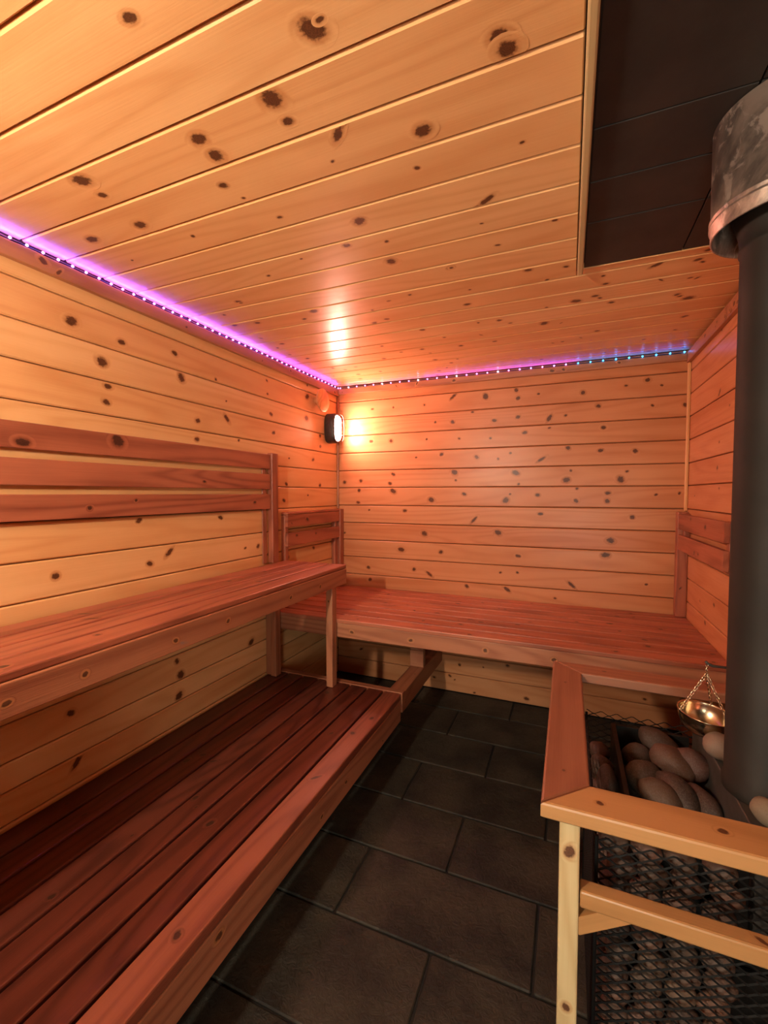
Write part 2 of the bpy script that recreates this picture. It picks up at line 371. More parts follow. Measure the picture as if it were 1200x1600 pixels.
# ------------------------------------------------------------------ knots seen in the photograph (wall coordinates, radius, slanted)
K_BACK = [(-0.706,1.978,0.012,1),(-0.497,1.95,0.013,0),(-0.309,1.985,0.0085,0),(-0.298,1.923,0.0085,0),(-0.178,1.939,0.005,0),(0.07,1.925,0.0085,0),(0.293,1.944,0.005,0),(0.398,1.966,0.0085,0),(0.467,1.93,0.005,0),(-1.289,1.929,0.005,0),(-1.13,1.929,0.005,0),(-0.905,1.929,0.005,0),(-0.581,1.86,0.005,0),(-0.828,1.809,0.005,0),(-0.711,1.802,0.0085,0),(-0.44,1.795,0.0085,0),(-0.297,1.807,0.0085,0),(-0.114,1.788,0.012,1),(-0.023,1.798,0.005,0),(0.152,1.84,0.0085,0),(0.425,1.822,0.005,0),(0.578,1.814,0.0085,0),(-1.3,1.703,0.0085,0),(-1.148,1.699,0.0085,0),(-0.888,1.698,0.005,0),(-0.666,1.692,0.005,0),(-0.464,1.684,0.005,0),(-0.256,1.708,0.0085,0),(-0.113,1.729,0.005,0),(0.181,1.714,0.0085,0),(-0.784,1.592,0.0085,0),(-0.551,1.567,0.0085,0),(-0.963,1.578,0.005,0),(-0.415,1.552,0.005,0),(-0.34,1.585,0.005,0),(-0.157,1.54,0.012,1),(-0.006,1.618,0.0085,0),(0.169,1.582,0.0085,0),(0.346,1.572,0.0085,0),(-1.13,1.466,0.0085,0),(-1.381,1.423,0.0085,0),(-1.513,1.415,0.0085,0),(-1.155,1.402,0.0085,0),(-0.696,1.474,0.013,0),(-0.687,1.419,0.005,0),(-0.307,1.462,0.013,0),(-0.288,1.39,0.005,0),(0.011,1.468,0.005,0),(-0.013,1.413,0.013,0),(0.275,1.412,0.013,0),(0.307,1.458,0.005,0),(-1.395,1.361,0.0085,0),(-1.132,1.351,0.013,0),(-1.403,1.268,0.0085,0),(-0.854,1.29,0.013,0),(-0.631,1.328,0.0085,0),(-0.365,1.29,0.013,0),(-0.339,1.328,0.005,0),(-0.174,1.322,0.0085,0),(0.042,1.288,0.0085,0),(0.046,1.363,0.005,0),(0.212,1.334,0.0085,0),(0.209,1.288,0.0085,0),(0.452,1.324,0.005,0),(0.563,1.333,0.005,0),(-1.044,1.213,0.0085,0),(-1.316,1.214,0.005,0),(-0.565,1.16,0.012,1),(-0.157,1.206,0.0085,0),(0.339,1.196,0.0085,0),(-0.902,1.059,0.013,0),(-1.514,1.043,0.005,0),(-0.41,1.083,0.013,0),(0.231,1.058,0.013,0),(-1.07,0.942,0.013,0),(-0.785,0.938,0.0085,0),(-0.286,0.939,0.0085,0),(0.206,0.978,0.013,0),(-1.322,0.8,0.0085,0),(-0.975,0.809,0.0085,0),(-0.865,0.783,0.012,1),(-0.393,0.827,0.005,0),(-0.289,0.834,0.005,0),(0.026,0.78,0.012,1),(0.416,0.815,0.005,0),(-1.309,0.713,0.0085,0),(-0.351,0.724,0.012,1),(-0.066,0.691,0.005,0),(0.578,0.704,0.0085,0),(-0.609,0.722,0.0085,0)]
K_LEFT = [(0.991,1.918,0.013,0),(1.174,1.904,0.0085,0),(1.095,1.809,0.013,0),(1.115,1.725,0.0085,0),(1.107,1.666,0.0085,0),(1.418,1.934,0.0085,0),(1.45,1.838,0.013,0),(1.656,1.874,0.005,0),(1.724,1.789,0.0035,0),(1.54,1.664,0.0085,0),(1.725,1.704,0.012,1),(1.533,1.579,0.0085,0),(1.81,1.607,0.005,0),(2.045,1.965,0.005,0),(2.05,1.892,0.005,0),(2.08,1.784,0.0085,0),(2.101,1.681,0.0085,0),(1.23,1.227,0.0085,0),(1.674,1.213,0.0085,0),(1.274,1.044,0.0085,0),(1.369,1.079,0.012,1),(0.917,1.055,0.0085,0),(1.848,1.043,0.005,0),(1.952,1.041,0.0085,0),(2.458,1.96,0.013,0),(2.459,2.032,0.005,0),(2.447,1.82,0.013,0),(2.615,1.732,0.0085,0),(2.618,1.654,0.0085,0),(2.252,1.546,0.005,0),(2.525,1.556,0.0085,0),(2.221,1.381,0.0085,0),(2.611,1.383,0.0085,0),(2.459,1.32,0.005,0),(2.196,1.29,0.0085,0),(2.524,0.974,0.0085,0),(2.231,0.943,0.0085,0),(1.398,0.595,0.0085,0),(1.417,0.516,0.013,0),(0.952,0.573,0.0085,0),(0.967,0.406,0.012,1),(1.406,0.438,0.013,0),(1.886,0.523,0.013,0)]
K_CEIL = [(-0.676,0.53,0.0085,0),(-0.41,0.661,0.016,0),(-0.39,0.654,0.005,0),(-0.553,0.727,0.016,0),(-0.554,0.798,0.0085,0),(-0.762,0.761,0.013,0),(-0.762,0.812,0.013,0),(-1.13,0.745,0.016,0),(-1.135,0.801,0.0085,0),(-0.817,0.894,0.0085,0),(-0.802,0.952,0.0035,0),(-0.473,0.852,0.012,1),(-0.522,0.931,0.0035,0),(-1.156,0.928,0.013,0),(-1.357,0.922,0.013,0),(-0.762,1.055,0.005,0),(-1.059,1.029,0.005,0),(-0.564,1.159,0.013,0),(-0.654,1.254,0.0085,0),(-1.354,1.054,0.0035,0),(-1.001,1.316,0.005,0),(-0.83,1.266,0.0035,0),(-0.12,0.797,0.013,0),(-0.111,0.828,0.013,0),(-0.3,0.929,0.013,0),(-0.346,1.027,0.005,0),(-0.107,1.044,0.0035,0),(-0.213,1.231,0.012,1),(-0.048,1.366,0.005,0),(-0.243,1.305,0.0035,0),(-0.217,1.436,0.005,0),(-0.558,1.395,0.013,0),(-0.53,1.282,0.005,0),(-0.387,1.514,0.0085,0),(-0.141,1.622,0.0085,0),(-0.084,1.745,0.005,0),(0.102,1.78,0.005,0),(0.265,1.765,0.012,1),(0.393,1.917,0.005,0),(-0.655,1.254,0.0085,0),(-0.561,1.396,0.013,0),(-1.014,1.634,0.013,0),(-1.247,1.442,0.0085,0),(-1.396,1.524,0.005,0),(-1.245,1.456,0.005,0),(-1.434,1.626,0.0085,0),(-1.318,1.65,0.0085,0),(-1.385,1.927,0.0085,0),(-0.396,1.826,0.0085,0),(-0.142,1.626,0.0085,0),(-0.385,1.515,0.005,0),(-0.827,1.864,0.0085,0),(-0.585,1.652,0.005,0),(-1.053,2.153,0.0085,0),(-0.652,2.023,0.0085,0),(-0.534,2.316,0.0085,0),(-0.299,2.046,0.0085,0),(-0.115,2.163,0.013,0),(0.016,1.966,0.013,0),(0.148,2.034,0.0085,0),(0.427,2.113,0.013,0),(0.458,2.318,0.0085,0),(0.455,2.487,0.005,0),(0.085,1.945,0.0085,0),(-0.991,2.36,0.0085,0),(-0.726,2.498,0.0085,0),(-1.358,2.415,0.0085,0),(-1.398,2.189,0.0085,0),(-1.276,2.607,0.0085,0)]
K_RIGHT = [(2.348,1.768,0.012,1),(2.211,1.69,0.005,0),(2.342,2.036,0.005,0),(2.336,1.555,0.005,0),(2.349,1.444,0.0085,0),(2.312,1.353,0.005,0),(2.707,1.32,0.005,0),(2.331,1.554,0.005,0),(2.215,1.014,0.0085,0),(2.335,0.838,0.0085,0),(2.458,0.725,0.0085,0),(2.554,0.806,0.005,0)]

def pick(lst, lo, hi, a_lo, a_hi, uv):
    """the knots whose second coordinate falls in lo..hi, as board coordinates"""
    out = []
    for (a, b, r, s) in lst:
        if lo <= b < hi and a_lo + 0.02 < a < a_hi - 0.02: out.append(uv(a, b) + (r, s))
    return out

K_LEFT = [(a, b_, r * 1.2, s_) for a, b_, r, s_ in K_LEFT]; K_CEIL = [(a, b_, r * 1.1, s_) for a, b_, r, s_ in K_CEIL]; K_BACK = [(a, b_, r * 1.25, s_) for a, b_, r, s_ in K_BACK]

# ------------------------------------------------------------------ the setting
G = 0.0018                       # half of a joint between boards
def slab(name, x0, x1, y0, y1, z0, z1, mat, label, cat):
    bm = bmesh.new(); add_box(bm, x0, x1, y0, y1, z0, z1)
    return props(bm_obj(name, bm, mat), label, cat, kind='structure')

ZS = [0.0, 0.122, 0.248, 0.373, 0.498, 0.623, 0.748, 0.875, 0.999, 1.123, 1.249, 1.376, 1.499, 1.625, 1.751, 1.873, 1.995, ZC]
ZSL = [0.0, 0.06, 0.185, 0.313, 0.415, 0.505, 0.625, 0.745, 0.865, 0.988, 1.115, 1.243, 1.372, 1.494, 1.62, 1.745, 1.868, 1.994, ZC]

floor = slab('floor', XL - 0.05, XR + 0.05, YF - 0.05, YB + 0.05, -0.06, -0.008, GROUT, 'dark slate tiled floor of the sauna', 'floor')
# ashlar-laid slate tiles, rows across the room
fy = [-0.55, -0.28, 0.01, 0.30, 0.592, 0.883, 1.180, 1.462, 1.75, 2.04, 2.33, 2.62, 2.86]
fx = [(-0.95, -0.35, 0.25), (-1.23, -0.64, -0.05, 0.54), (-0.95, -0.35, 0.25), (-1.2, -0.63, -0.05, 0.54), (-0.93, -0.34, 0.26),
      (-0.90, -0.347, 0.25), (-1.27, -0.668, -0.068, 0.53), (-0.97, -0.375, 0.22), (-1.24, -0.65, -0.06, 0.53), (-0.93, -0.34, 0.26), (-1.2, -0.6, 0.0), (-0.9, -0.3, 0.3)]
for i in range(len(fy) - 1):
    xs = [XL] + list(fx[i]) + [XR]
    for a, b in zip(xs, xs[1:]):
        g = 0.0035; bm = bmesh.new()
        add_box(bm, -(b - a) / 2 + g, (b - a) / 2 - g, -(fy[i+1] - fy[i]) / 2 + g, (fy[i+1] - fy[i]) / 2 - g, -0.016, 0.0, 0.0035)
        o = bm_obj('tile', bm, SLATE, floor); o.location = ((a + b) / 2, (fy[i] + fy[i+1]) / 2, R.uniform(-0.0012, 0.0))

wall_left = slab('wall_left', XL - 0.06, XL - PT, YF - 0.06, YB + 0.06, -0.0, ZC + 0.04, BACKING, 'left wall of knotty pine boards laid level', 'wall')
for z0, z1 in zip(ZSL, ZSL[1:]):
    L = YB - YF
    kn = pick(K_LEFT, z0, z1, YF, YB, lambda a, b: (a - YF, b - z0))
    if z1 < 0.4 or len(kn) < 1: kn += rk(L, z1 - z0 - 2 * G, 3)
    kn += [(R.uniform(0.05, 1.2), R.uniform(0.02, 0.10), 0.009, 0) for _ in range(2)]      # stretch behind the camera
    kn = [k for k in kn if k[1] < z1 - z0]
    board('plank', wall_left, (XL + R.uniform(-0.0006, 0.0004), YF, z0 + G), (0, 1, 0), (0, 0, 1), L, z1 - z0 - 2 * G, PT, PINE, kn, ch=0.0045)

wall_back = slab('wall_back', XL, XR, YB + PT, YB + 0.06, 0.0, ZC + 0.04, BACKING, 'far wall of knotty pine boards laid level', 'wall')
for z0, z1 in zip(ZS, ZS[1:]):
    L = XR - XL
    kn = pick(K_BACK, z0, z1, XL, XR, lambda a, b: (a - XL, b - z0))
    if z1 < 0.7: kn += rk(L, z1 - z0, 5)
    board('plank', wall_back, (XL, YB + R.uniform(-0.0004, 0.0008), z0 + G), (1, 0, 0), (0, 0, 1), L, z1 - z0 - 2 * G, PT, PINE_DIM_LIGHT, kn, ch=0.0045)

wall_right = slab('wall_right', XR + PT, XR + 0.06, YF - 0.06, YB + 0.06, 0.0, ZC + 0.04, BACKING, 'right wall of knotty pine boards behind the stove', 'wall')
for z0, z1 in zip(ZS, ZS[1:]):
    L = YB - YF
    kn = pick(K_RIGHT, z0, z1, YF, YB, lambda a, b: (YB - a, b - z0)) + [k for k in rk(L, z1 - z0, 6) if k[0] > 0.85]
    board('plank', wall_right, (XR + R.uniform(-0.0004, 0.0008), YB, z0 + G), (0, -1, 0), (0, 0, 1), L, z1 - z0 - 2 * G, PT, PINE_DIM_LIGHT, kn)

wall_front = thing('wall_front', 'front wall of pine boards around the glass door', 'wall', kind='structure')
for nm, x0, x1, z0, z1 in (('backing', XL, -0.40, 0, ZC), ('backing', 0.40, XR, 0, ZC), ('backing', -0.40, 0.40, 2.0, ZC)):
    bm = bmesh.new(); add_box(bm, x0, x1, YF - 0.05, YF - PT, z0, z1); bm_obj(nm, bm, BACKING, wall_front)
for z0, z1 in zip(ZS, ZS[1:]):
    if z1 > 2.0: board('plank', wall_front, (XR, YF, 2.0), (-1, 0, 0), (0, 0, 1), XR - XL, ZC - 2.0, PT, PINE, rk(2.1, 0.1, 4)); continue
    board('plank', wall_front, (XR, YF, z0 + G), (-1, 0, 0), (0, 0, 1), XR - 0.40, z1 - z0 - 2 * G, PT, PINE, ())
    board('plank', wall_front, (-0.40, YF, z0 + G), (-1, 0, 0), (0, 0, 1), -0.40 - XL, z1 - z0 - 2 * G, PT, PINE, rk(1.1, z1 - z0, 3))
door = thing('door_1', 'glass sauna door in the front wall', 'door', kind='structure')
for (x0, x1, z0, z1) in ((-0.40, -0.31, 0.01, 1.99), (0.31, 0.40, 0.01, 1.99)): beam('door_frame', door, x0, x1, YF - 0.045, YF, z0, z1, PINE_TRIM, 'z')
for (z0, z1) in ((0.01, 0.35), (1.9, 1.99)): beam('door_frame', door, -0.31, 0.31, YF - 0.045, YF, z0, z1, PINE_TRIM, 'x')
bm = bmesh.new(); add_box(bm, -0.31, 0.31, YF - 0.028, YF - 0.022, 0.35, 1.9); bm_obj('pane', bm, GLASS, door)

ceiling = slab('ceiling', XL - 0.06, XR + 0.06, YF - 0.06, YB + 0.06, ZC + PT, ZC + 0.06, BACKING, 'low ceiling of knotty pine boards', 'ceiling')
PX = 0.014                      # where the boards stop at the fireproof panel over the stove
PYF = 1.69
CY = [0.461 + 0.1285 * k for k in range(-8, 19)]
CY = [max(YF, y) for y in CY if y < YB] + [YB]
for y0, y1 in zip(CY, CY[1:]):
    if y1 - y0 < 0.01: continue
    x1 = PX if y0 < PYF else XR
    L = x1 - XL; Wd = y1 - y0 - 2 * G
    kn = pick(K_CEIL, y0, y1, XL, x1, lambda a, b: (x1 - a, b - y0))
    if y0 < 0.45: kn += rk(L, Wd, 4, 0.006, 0.012)
    if y0 > 1.6: kn += rk(L, Wd, 5, 0.004, 0.009)
    board('plank', ceiling, (x1, y0 + G, ZC + R.uniform(-0.0006, 0.0006)), (-1, 0, 0), (0, 1, 0), L, Wd, PT, PINE, kn, ch=0.0045)
board('plank', ceiling, (XR, PYF + 0.006, ZC), (-1, 0, 0), (0, 1, 0), XR - PX - 0.002, CY[CY.index([y for y in CY if y > PYF][0])] - PYF - 0.008, PT, PINE, [(0.2, 0.03, 0.008, 0)])

# mouldings: name, bounds, grain, face
def trim(i, lab, *a, **k):
    o = fbeam('trim_%d' % i, None, *a, **k); return props(o, lab, 'trim', kind='structure')
trim(1, 'reddish trim board under the ceiling along the left wall', XL, XL + 0.020, YF, YB - 0.001, 2.040, 2.090, PINE_TRIM, '+x', nk=14)
trim(2, 'slim trim board under the ceiling along the far wall', XL + 0.021, XR - 0.021, YB - 0.020, YB, 2.050, 2.090, PINE_TRIM, '-y', nk=7)
trim(3, 'reddish trim board under the ceiling along the right wall', XR - 0.020, XR, YF, YB - 0.001, 2.040, 2.098, PINE_TRIM, '-x', nk=30)
props(beam('trim_4', None, XR - 0.016, XR - 0.0005, YB - 0.018, YB - 0.0005, 1.238, 2.038, PINE, 'z'), 'thin upright moulding in the far right corner', 'trim', kind='structure')
props(beam('trim_5', None, XL + 0.0005, XL + 0.014, YB - 0.014, YB - 0.0005, 1.225, 2.038, PINE_TRIM, 'z'), 'thin upright moulding in the far left corner', 'trim', kind='structure')
props(beam('trim_6', None, 0.016, 0.034, YF, PYF, ZC - 0.026, ZC - 0.001, SPRUCE_PALE, 'y'), 'narrow wooden edge strip between ceiling boards and dark panel', 'trim', kind='structure')
props(beam('trim_7', None, 0.035, XR - 0.022, PYF - 0.001, PYF + 0.005, ZC - 0.006, ZC + 0.004, PINE, 'x', ch=0.001), 'fine wooden edge at the far end of the dark panel', 'trim', kind='structure')

shield = thing('heat_shield_panel', 'black fireproof board panel on the ceiling over the stove', 'panel', (0.3, 1.0, ZC))
for (y0, y1) in ((-0.5, 0.20), (0.20, 0.72), (0.72, 1.065), (1.065, 1.24), (1.24, 1.42), (1.42, 1.688)):
    for (x0, x1) in ((0.036, 0.322), (0.322, 0.579)):
        bm = bmesh.new(); g = 0.0015
        add_box(bm, x0 + g, x1 - g, y0 + g, y1 - g, ZC - 0.004 + R.uniform(-0.001, 0.001), ZC + 0.012, 0.0015); bm_obj('panel_tile', bm, SHIELD, shield)

# ------------------------------------------------------------------ LED strings
PINKC, VIOLET, BLUEC = (1.0, 0.22, 0.85), (0.55, 0.20, 1.0), (0.05, 0.35, 1.0)
LEDM = {'pink': emit('pink_led', (1.0, 0.25, 0.95), 6), 'violet': emit('violet_led', (0.55, 0.22, 1.0), 8), 'blue': emit('blue_led', (0.02, 0.32, 1.0), 14), 'white': emit('white_led', (0.75, 0.6, 1.0), 14)}
def led_bulb(par, p, kind):
    bm = bmesh.new(); bmesh.ops.create_icosphere(bm, subdivisions=1, radius=0.0048); o = bm_obj('led', bm, LEDM[kind], par, True); 
    o.location = Vector(p)
    return o
ls = thing('led_string', 'magenta glowing light string along the top of the left wall', 'light string', (XL + 0.018, 1.0, 2.092), group=None)
zl = 2.0955
bm = bmesh.new(); add_tube(bm, [(XL + 0.017 + 0.0015 * math.sin(y * 31), y, zl - 0.002 + 0.0012 * math.sin(y * 53)) for y in [YF + 0.02 + i * 0.03 for i in range(112)]], 0.0028, 6)
bm_obj('cord', bm, CORD, ls, True)
y = YF + 0.05; i = 0
while y < YB - 0.03:
    led_bulb(ls, (XL + 0.0245, y, zl - 0.001), 'pink' if i % 3 else 'violet'); y += 0.045; i += 1
for (a, b, c, pw) in ((-0.5, 1.0, (0.16, 0.07, 1.0), 1.3), (1.0, 2.0, (0.24, 0.07, 1.0), 1.3), (2.0, 2.8, (0.32, 0.06, 1.0), 0.7)):
    area_light('led_glow', (XL + 0.028, (a + b) / 2, 2.093), 0.010, b - a, pw * LED_K * (b - a), c, (180, 0, 0), None)
lb = thing('led_string', 'light string turning from pink to blue along the top of the far wall', 'light string', (-0.5, YB - 0.018, 2.092))
bm = bmesh.new(); add_tube(bm, [(x, YB - 0.017 + 0.0015 * math.sin(x * 37), zl - 0.002 + 0.0012 * math.sin(x * 47)) for x in [XL + 0.03 + i * 0.03 for i in range(71)]], 0.0028, 6)
bm_obj('cord', bm, CORD, lb, True)
x = XL + 0.04; i = 0
while x < XR - 0.025:
    kd = ('pink', 'white')[i % 4 == 1] if x < -0.35 else ('violet' if x < 0.02 and i % 3 else ('pink' if x < -0.1 else 'blue'))
    led_bulb(lb, (x, YB - 0.0245, zl - 0.001), kd); x += 0.0655; i += 1
for (a, b, c, pw) in ((-1.5, -0.9, (0.4, 0.07, 1.0), 0.10), (-0.9, -0.35, (0.4, 0.06, 1.0), 0.30), (-0.35, 0.05, (0.22, 0.06, 1.0), 0.35), (0.05, 0.58, (0.0, 0.12, 1.0), 0.25)):
    area_light('led_glow', ((a + b) / 2, YB - 0.028, 2.093), b - a, 0.010, pw * LED_K * (b - a), c, (180, 0, 0), None)

# ------------------------------------------------------------------ bulkhead lamps
def stadium(hw, hh, n=40):
    out = []
    for i in range(n):
        a = 2 * math.pi * i / n; c, s = math.cos(a), math.sin(a)
        out.append((hw * math.copysign(abs(c) ** 0.75, c), hh * math.copysign(abs(s) ** 0.62, s)))
    return out
def loft(bm, secs, n=40, cap0=True, cap1=True):
    """secs: (x, half width, half height): ovals stacked along local +X"""
    rings = [[bm.verts.new((x, p[0], p[1])) for p in stadium(hw, hh, n)] for (x, hw, hh) in secs]
    for a, b in zip(rings, rings[1:]):
        for i in range(n):
            j = (i + 1) % n; bm.faces.new((a[i], a[j], b[j], b[i]))
    if cap0: bm.faces.new(rings[0])
    if cap1: bm.faces.new(rings[-1])
def lamp(label, loc, rz, strength, col):
    t = thing('bulkhead_lamp', label, 'lamp', loc); t.rotation_euler = (0, 0, rz)
    bm = bmesh.new(); loft(bm, [(0, 0.056, 0.100), (0.006, 0.060, 0.104), (0.060, 0.058, 0.102), (0.076, 0.053, 0.097), (0.078, 0.046, 0.090), (0.064, 0.044, 0.088)], cap0=True, cap1=True)
    o = bm_obj('housing', bm, BRONZE, None, True); o.parent = t
    bm = bmesh.new(); loft(bm, [(0.065, 0.043, 0.087), (0.077, 0.043, 0.087), (0.084, 0.038, 0.080), (0.089, 0.028, 0.068), (0.091, 0.012, 0.05)], cap0=False)
    o = bm_obj('lens', bm, emit('lamp_lens_glow', col, strength), None, True); o.parent = t
    bm = bmesh.new()
    add_tube(bm, [(0.101, p[0], p[1]) for p in stadium(0.046, 0.092)], 0.0024, 6, True)
    for yy in (-0.044, 0.044):
        for zz in (-0.045, 0.045): add_tube(bm, [(0.058, yy * 1.1, zz), (0.101, yy, zz)], 0.0022, 6)
    add_tube(bm, [(0.101, -0.045, -0.045), (0.103, 0, -0.045), (0.101, 0.045, -0.045)], 0.0022, 6)
    o = bm_obj('wire_guard', bm, BRONZE, None, True); o.parent = t
    bm = bmesh.new()
    for zz in (-0.097, 0.097): add_lathe(bm, [(0.004, -0.002), (0.004, 0.002)], 0, 0, 10, True)
    bmesh.ops.rotate(bm, verts=bm.verts[:], cent=(0, 0, 0), matrix=Matrix.Rotation(math.pi / 2, 3, 'Y'))
    bmesh.ops.translate(bm, verts=bm.verts[:len(bm.verts)//2], vec=(0.063, 0, -0.094)); bmesh.ops.translate(bm, verts=bm.verts[len(bm.verts)//2:], vec=(0.063, 0, 0.094))
    o = bm_obj('screw', bm, CHROME); o.parent = t; o['kind'] = 'stuff'
    return t
lamp('lit oval bulkhead lamp with dark housing in the far left corner', (XL, 2.728, 1.79), 0, CORNER_L, (1.0, 0.40, 0.30))
lamp('second oval bulkhead lamp on the front wall in the near left corner, behind the viewer', (-0.92, YF, 1.72), math.pi / 2, NEAR_L, (1.0, 0.83, 0.62))

# wooden vent valve above the lamp
t = thing('vent_cap', 'round turned wooden vent cap on the left wall above the lamp', 'vent', (XL, 2.565, 1.955))
def lathe_x(name, pts, mat, par, seg=40):
    bm = bmesh.new(); add_lathe(bm, pts, 0, 0, seg, True)
    bmesh.ops.rotate(bm, verts=bm.verts[:], cent=(0, 0, 0), matrix=Matrix.Rotation(math.pi / 2, 3, 'Y'))
    o = bm_obj(name, bm, mat, None, True); o.parent = par
    md = o.modifiers.new('edge', 'EDGE_SPLIT'); md.split_angle = math.radians(40)
    return o
lathe_x('spindle', [(0.022, 0.0), (0.020, 0.046)], DISKW, t, 20)
lathe_x('cap', [(0.055, 0.040), (0.068, 0.043), (0.075, 0.049), (0.076, 0.058), (0.070, 0.063), (0.02, 0.066)], DISKW, t)

# ------------------------------------------------------------------ benches
def n_slats(par, edges, y0, y1, z1, th, mat, nk):
    for i, (a, b) in enumerate(zip(edges, edges[1:])): beam('slat', par, a + 0.0052, b - 0.0052, y0, y1, z1 - th, z1, CEDAR_MID if i == 7 else mat, 'y', nk, ch=0.0045)
ub = thing('upper_bench', 'high slatted bench of reddish stained boards along the left wall', 'bench', (-1.35, 1.0, 0.3))
n_slats(ub, [-1.548, -1.431, -1.340, -1.238, -1.130], YF, 2.160, 0.938, 0.021, CEDAR, 5)
kl = [(y - YF, 0.035, 0.007, 0) for y in (0.55, 0.72, 1.0, 1.23, 1.62, 1.87)]
fbeam('fascia', ub, -1.160, -1.128, YF, 2.150, 0.836, 0.916, CEDAR_EDGE, '+x', knots=kl)
fbeam('end_board', ub, -1.545, -1.161, 2.118, 2.150, 0.846, 0.916, CEDAR, '-y', nk=2)
for yy in (1.2, 0.3): fbeam('cross_bearer', ub, -1.545, -1.161, yy, yy + 0.03, 0.846, 0.916, CEDAR, '-y')
fbeam('wall_bearer', ub, XL + 0.001, -1.546, YF, 2.15, 0.846, 0.916, CEDAR, '+x')
beam('leg', ub, -1.172, -1.134, 1.998, 2.048, 0.306, 0.845, CEDAR_EDGE, 'z', 1)
beam('leg', ub, -1.530, -1.495, 1.998, 2.048, 0.306, 0.845, CEDAR_EDGE, 'z', 0)
beam('leg_board', ub, XL + 0.001, -1.531, 2.010, 2.048, 0.306, 0.845, CEDAR_EDGE, 'z', 1)

lwb = thing('lower_bench', 'low wide slatted bench of dark red boards below the upper bench', 'bench', (-1.2, 1.0, 0.0))
n_slats(lwb, [-1.568, -1.464, -1.364, -1.266, -1.166, -1.067, -0.966, -0.872, -0.772], YF, 2.075, 0.305, 0.034, CEDAR_DARK, 4)
fbeam('fascia', lwb, -0.812, -0.776, YF, 2.070, 0.165, 0.270, CEDAR_EDGE, '+x', nk=7)
fbeam('end_board', lwb, -1.565, -0.770, 2.078, 2.116, 0.205, 0.308, CEDAR_EDGE, '-y', nk=2)
beam('floor_bearer', lwb, -0.86, -0.772, 2.118, YB - 0.002, 0.20, 0.300, CEDAR_EDGE, 'y', 1)
beam('leg', lwb, -0.86, -0.776, 2.45, 2.488, 0.301, 0.40, CEDAR_EDGE, 'x', 0)
for yy in (0.1, 1.3, 2.0): fbeam('cross_bearer', lwb, -1.565, -0.813, yy, yy + 0.034, 0.18, 0.270, CEDAR_EDGE, '-y')
for yy in (0.15, 1.35, 2.035):
    beam('leg', lwb, -1.06, -1.015, yy, yy + 0.034, 0.0, 0.179, CEDAR_EDGE, 'z', 0)

bb = thing('back_bench', 'slatted bench of reddish boards along the whole far wall', 'bench', (-0.5, 2.4, 0.0))
ye = [2.046, 2.146, 2.248, 2.350, 2.452, 2.554, 2.656, 2.758, 2.858]
for a, b in zip(ye, ye[1:]): beam('slat', bb, XL + 0.002, XR - 0.002, a + 0.004, b - 0.004, 0.639, 0.660, CEDAR, 'x', 5, ch=0.004)
fbeam('fascia', bb, XL + 0.002, XR - 0.002, 2.056, 2.090, 0.562, 0.638, CEDAR_EDGE, '-y', knots=[(x - XL, 0.035, 0.008, 0) for x in (-1.05, -0.72, -0.35, -0.05)])
for xx in (-1.56, -0.85, -0.1, 0.56): fbeam('cross_bearer', bb, xx, xx + 0.032, 2.091, YB - 0.002, 0.562, 0.638, CEDAR_EDGE, '+x')
beam('leg', bb, -0.86, -0.776, 2.45, 2.488, 0.401, 0.561, CEDAR_EDGE, 'z', 0)

# ------------------------------------------------------------------ back rests
br = thing('backrest', 'long three-slat backrest on the left wall above the upper bench', 'backrest', (XL, 1.0, 1.4))
for j, (a, b) in enumerate(((1.470, 1.552), (1.357, 1.441), (1.246, 1.329))):
    kn = {0: [(0.80 - YF + 0.02, 0.012, 0.014, 0), (1.13 - YF, 0.06, 0.019, 0)], 1: [(1.55 - YF, 0.03, 0.006, 0)], 2: [(1.02 - YF, 0.035, 0.007, 0), (1.2 - YF, 0.06, 0.005, 0), (1.9 - YF, 0.04, 0.007, 0)]}[j]
    fbeam('slat', br, XL + 0.009, XL + 0.024, YF, 2.036, a, b, CEDAR, '+x', knots=kn + [(0.2, 0.04, 0.01, 0)])
beam('end_post', br, XL + 0.001, XL + 0.036, 2.038, 2.092, 0.939, 1.560, CEDAR, 'z', 0)
for yy in (1.985, 0.0): beam('batten', br, XL + 0.001, XL + 0.0085, yy, yy + 0.036, 0.939, 1.545, CEDAR, 'z', 0)
br = thing('backrest', 'short dark two-slat backrest on the left wall at the far bench', 'backrest', (XL, 2.45, 1.1))
for (a, b) in ((1.134, 1.207), (1.018, 1.098)): fbeam('slat', br, XL + 0.030, XL + 0.048, 2.163, 2.802, a, b, CEDAR, '+x', nk=2)
beam('cap_rail', br, XL + 0.001, XL + 0.050, 2.163, 2.802, 1.208, 1.222, CEDAR, 'y')
beam('end_post', br, XL + 0.001, XL + 0.052, 2.804, 2.857, 0.661, 1.222, CEDAR, 'z', 0)
beam('batten', br, XL + 0.001, XL + 0.029, 2.765, 2.800, 0.661, 1.206, CEDAR, 'z', 0)
beam('batten', br, XL + 0.001, XL + 0.029, 2.163, 2.198, 0.661, 1.206, CEDAR, 'z', 0)
br = thing('backrest', 'two-slat backrest on the right wall behind the stove pipe', 'backrest', (XR, 2.4, 1.1))
for (a, b) in ((1.140, 1.224), (1.030, 1.112)): fbeam('slat', br, XR - 0.050, XR - 0.030, 2.05, 2.800, a, b, CEDAR, '-x', nk=2)
beam('end_post', br, XR - 0.052, XR - 0.001, 2.804, 2.857, 0.661, 1.232, CEDAR, 'z', 1)
beam('batten', br, XR - 0.029, XR - 0.001, 2.765, 2.800, 1.02, 1.224, CEDAR, 'z', 0)
beam('batten', br, XR - 0.029, XR - 0.001, 2.055, 2.09, 1.02, 1.224, CEDAR, 'z', 0)

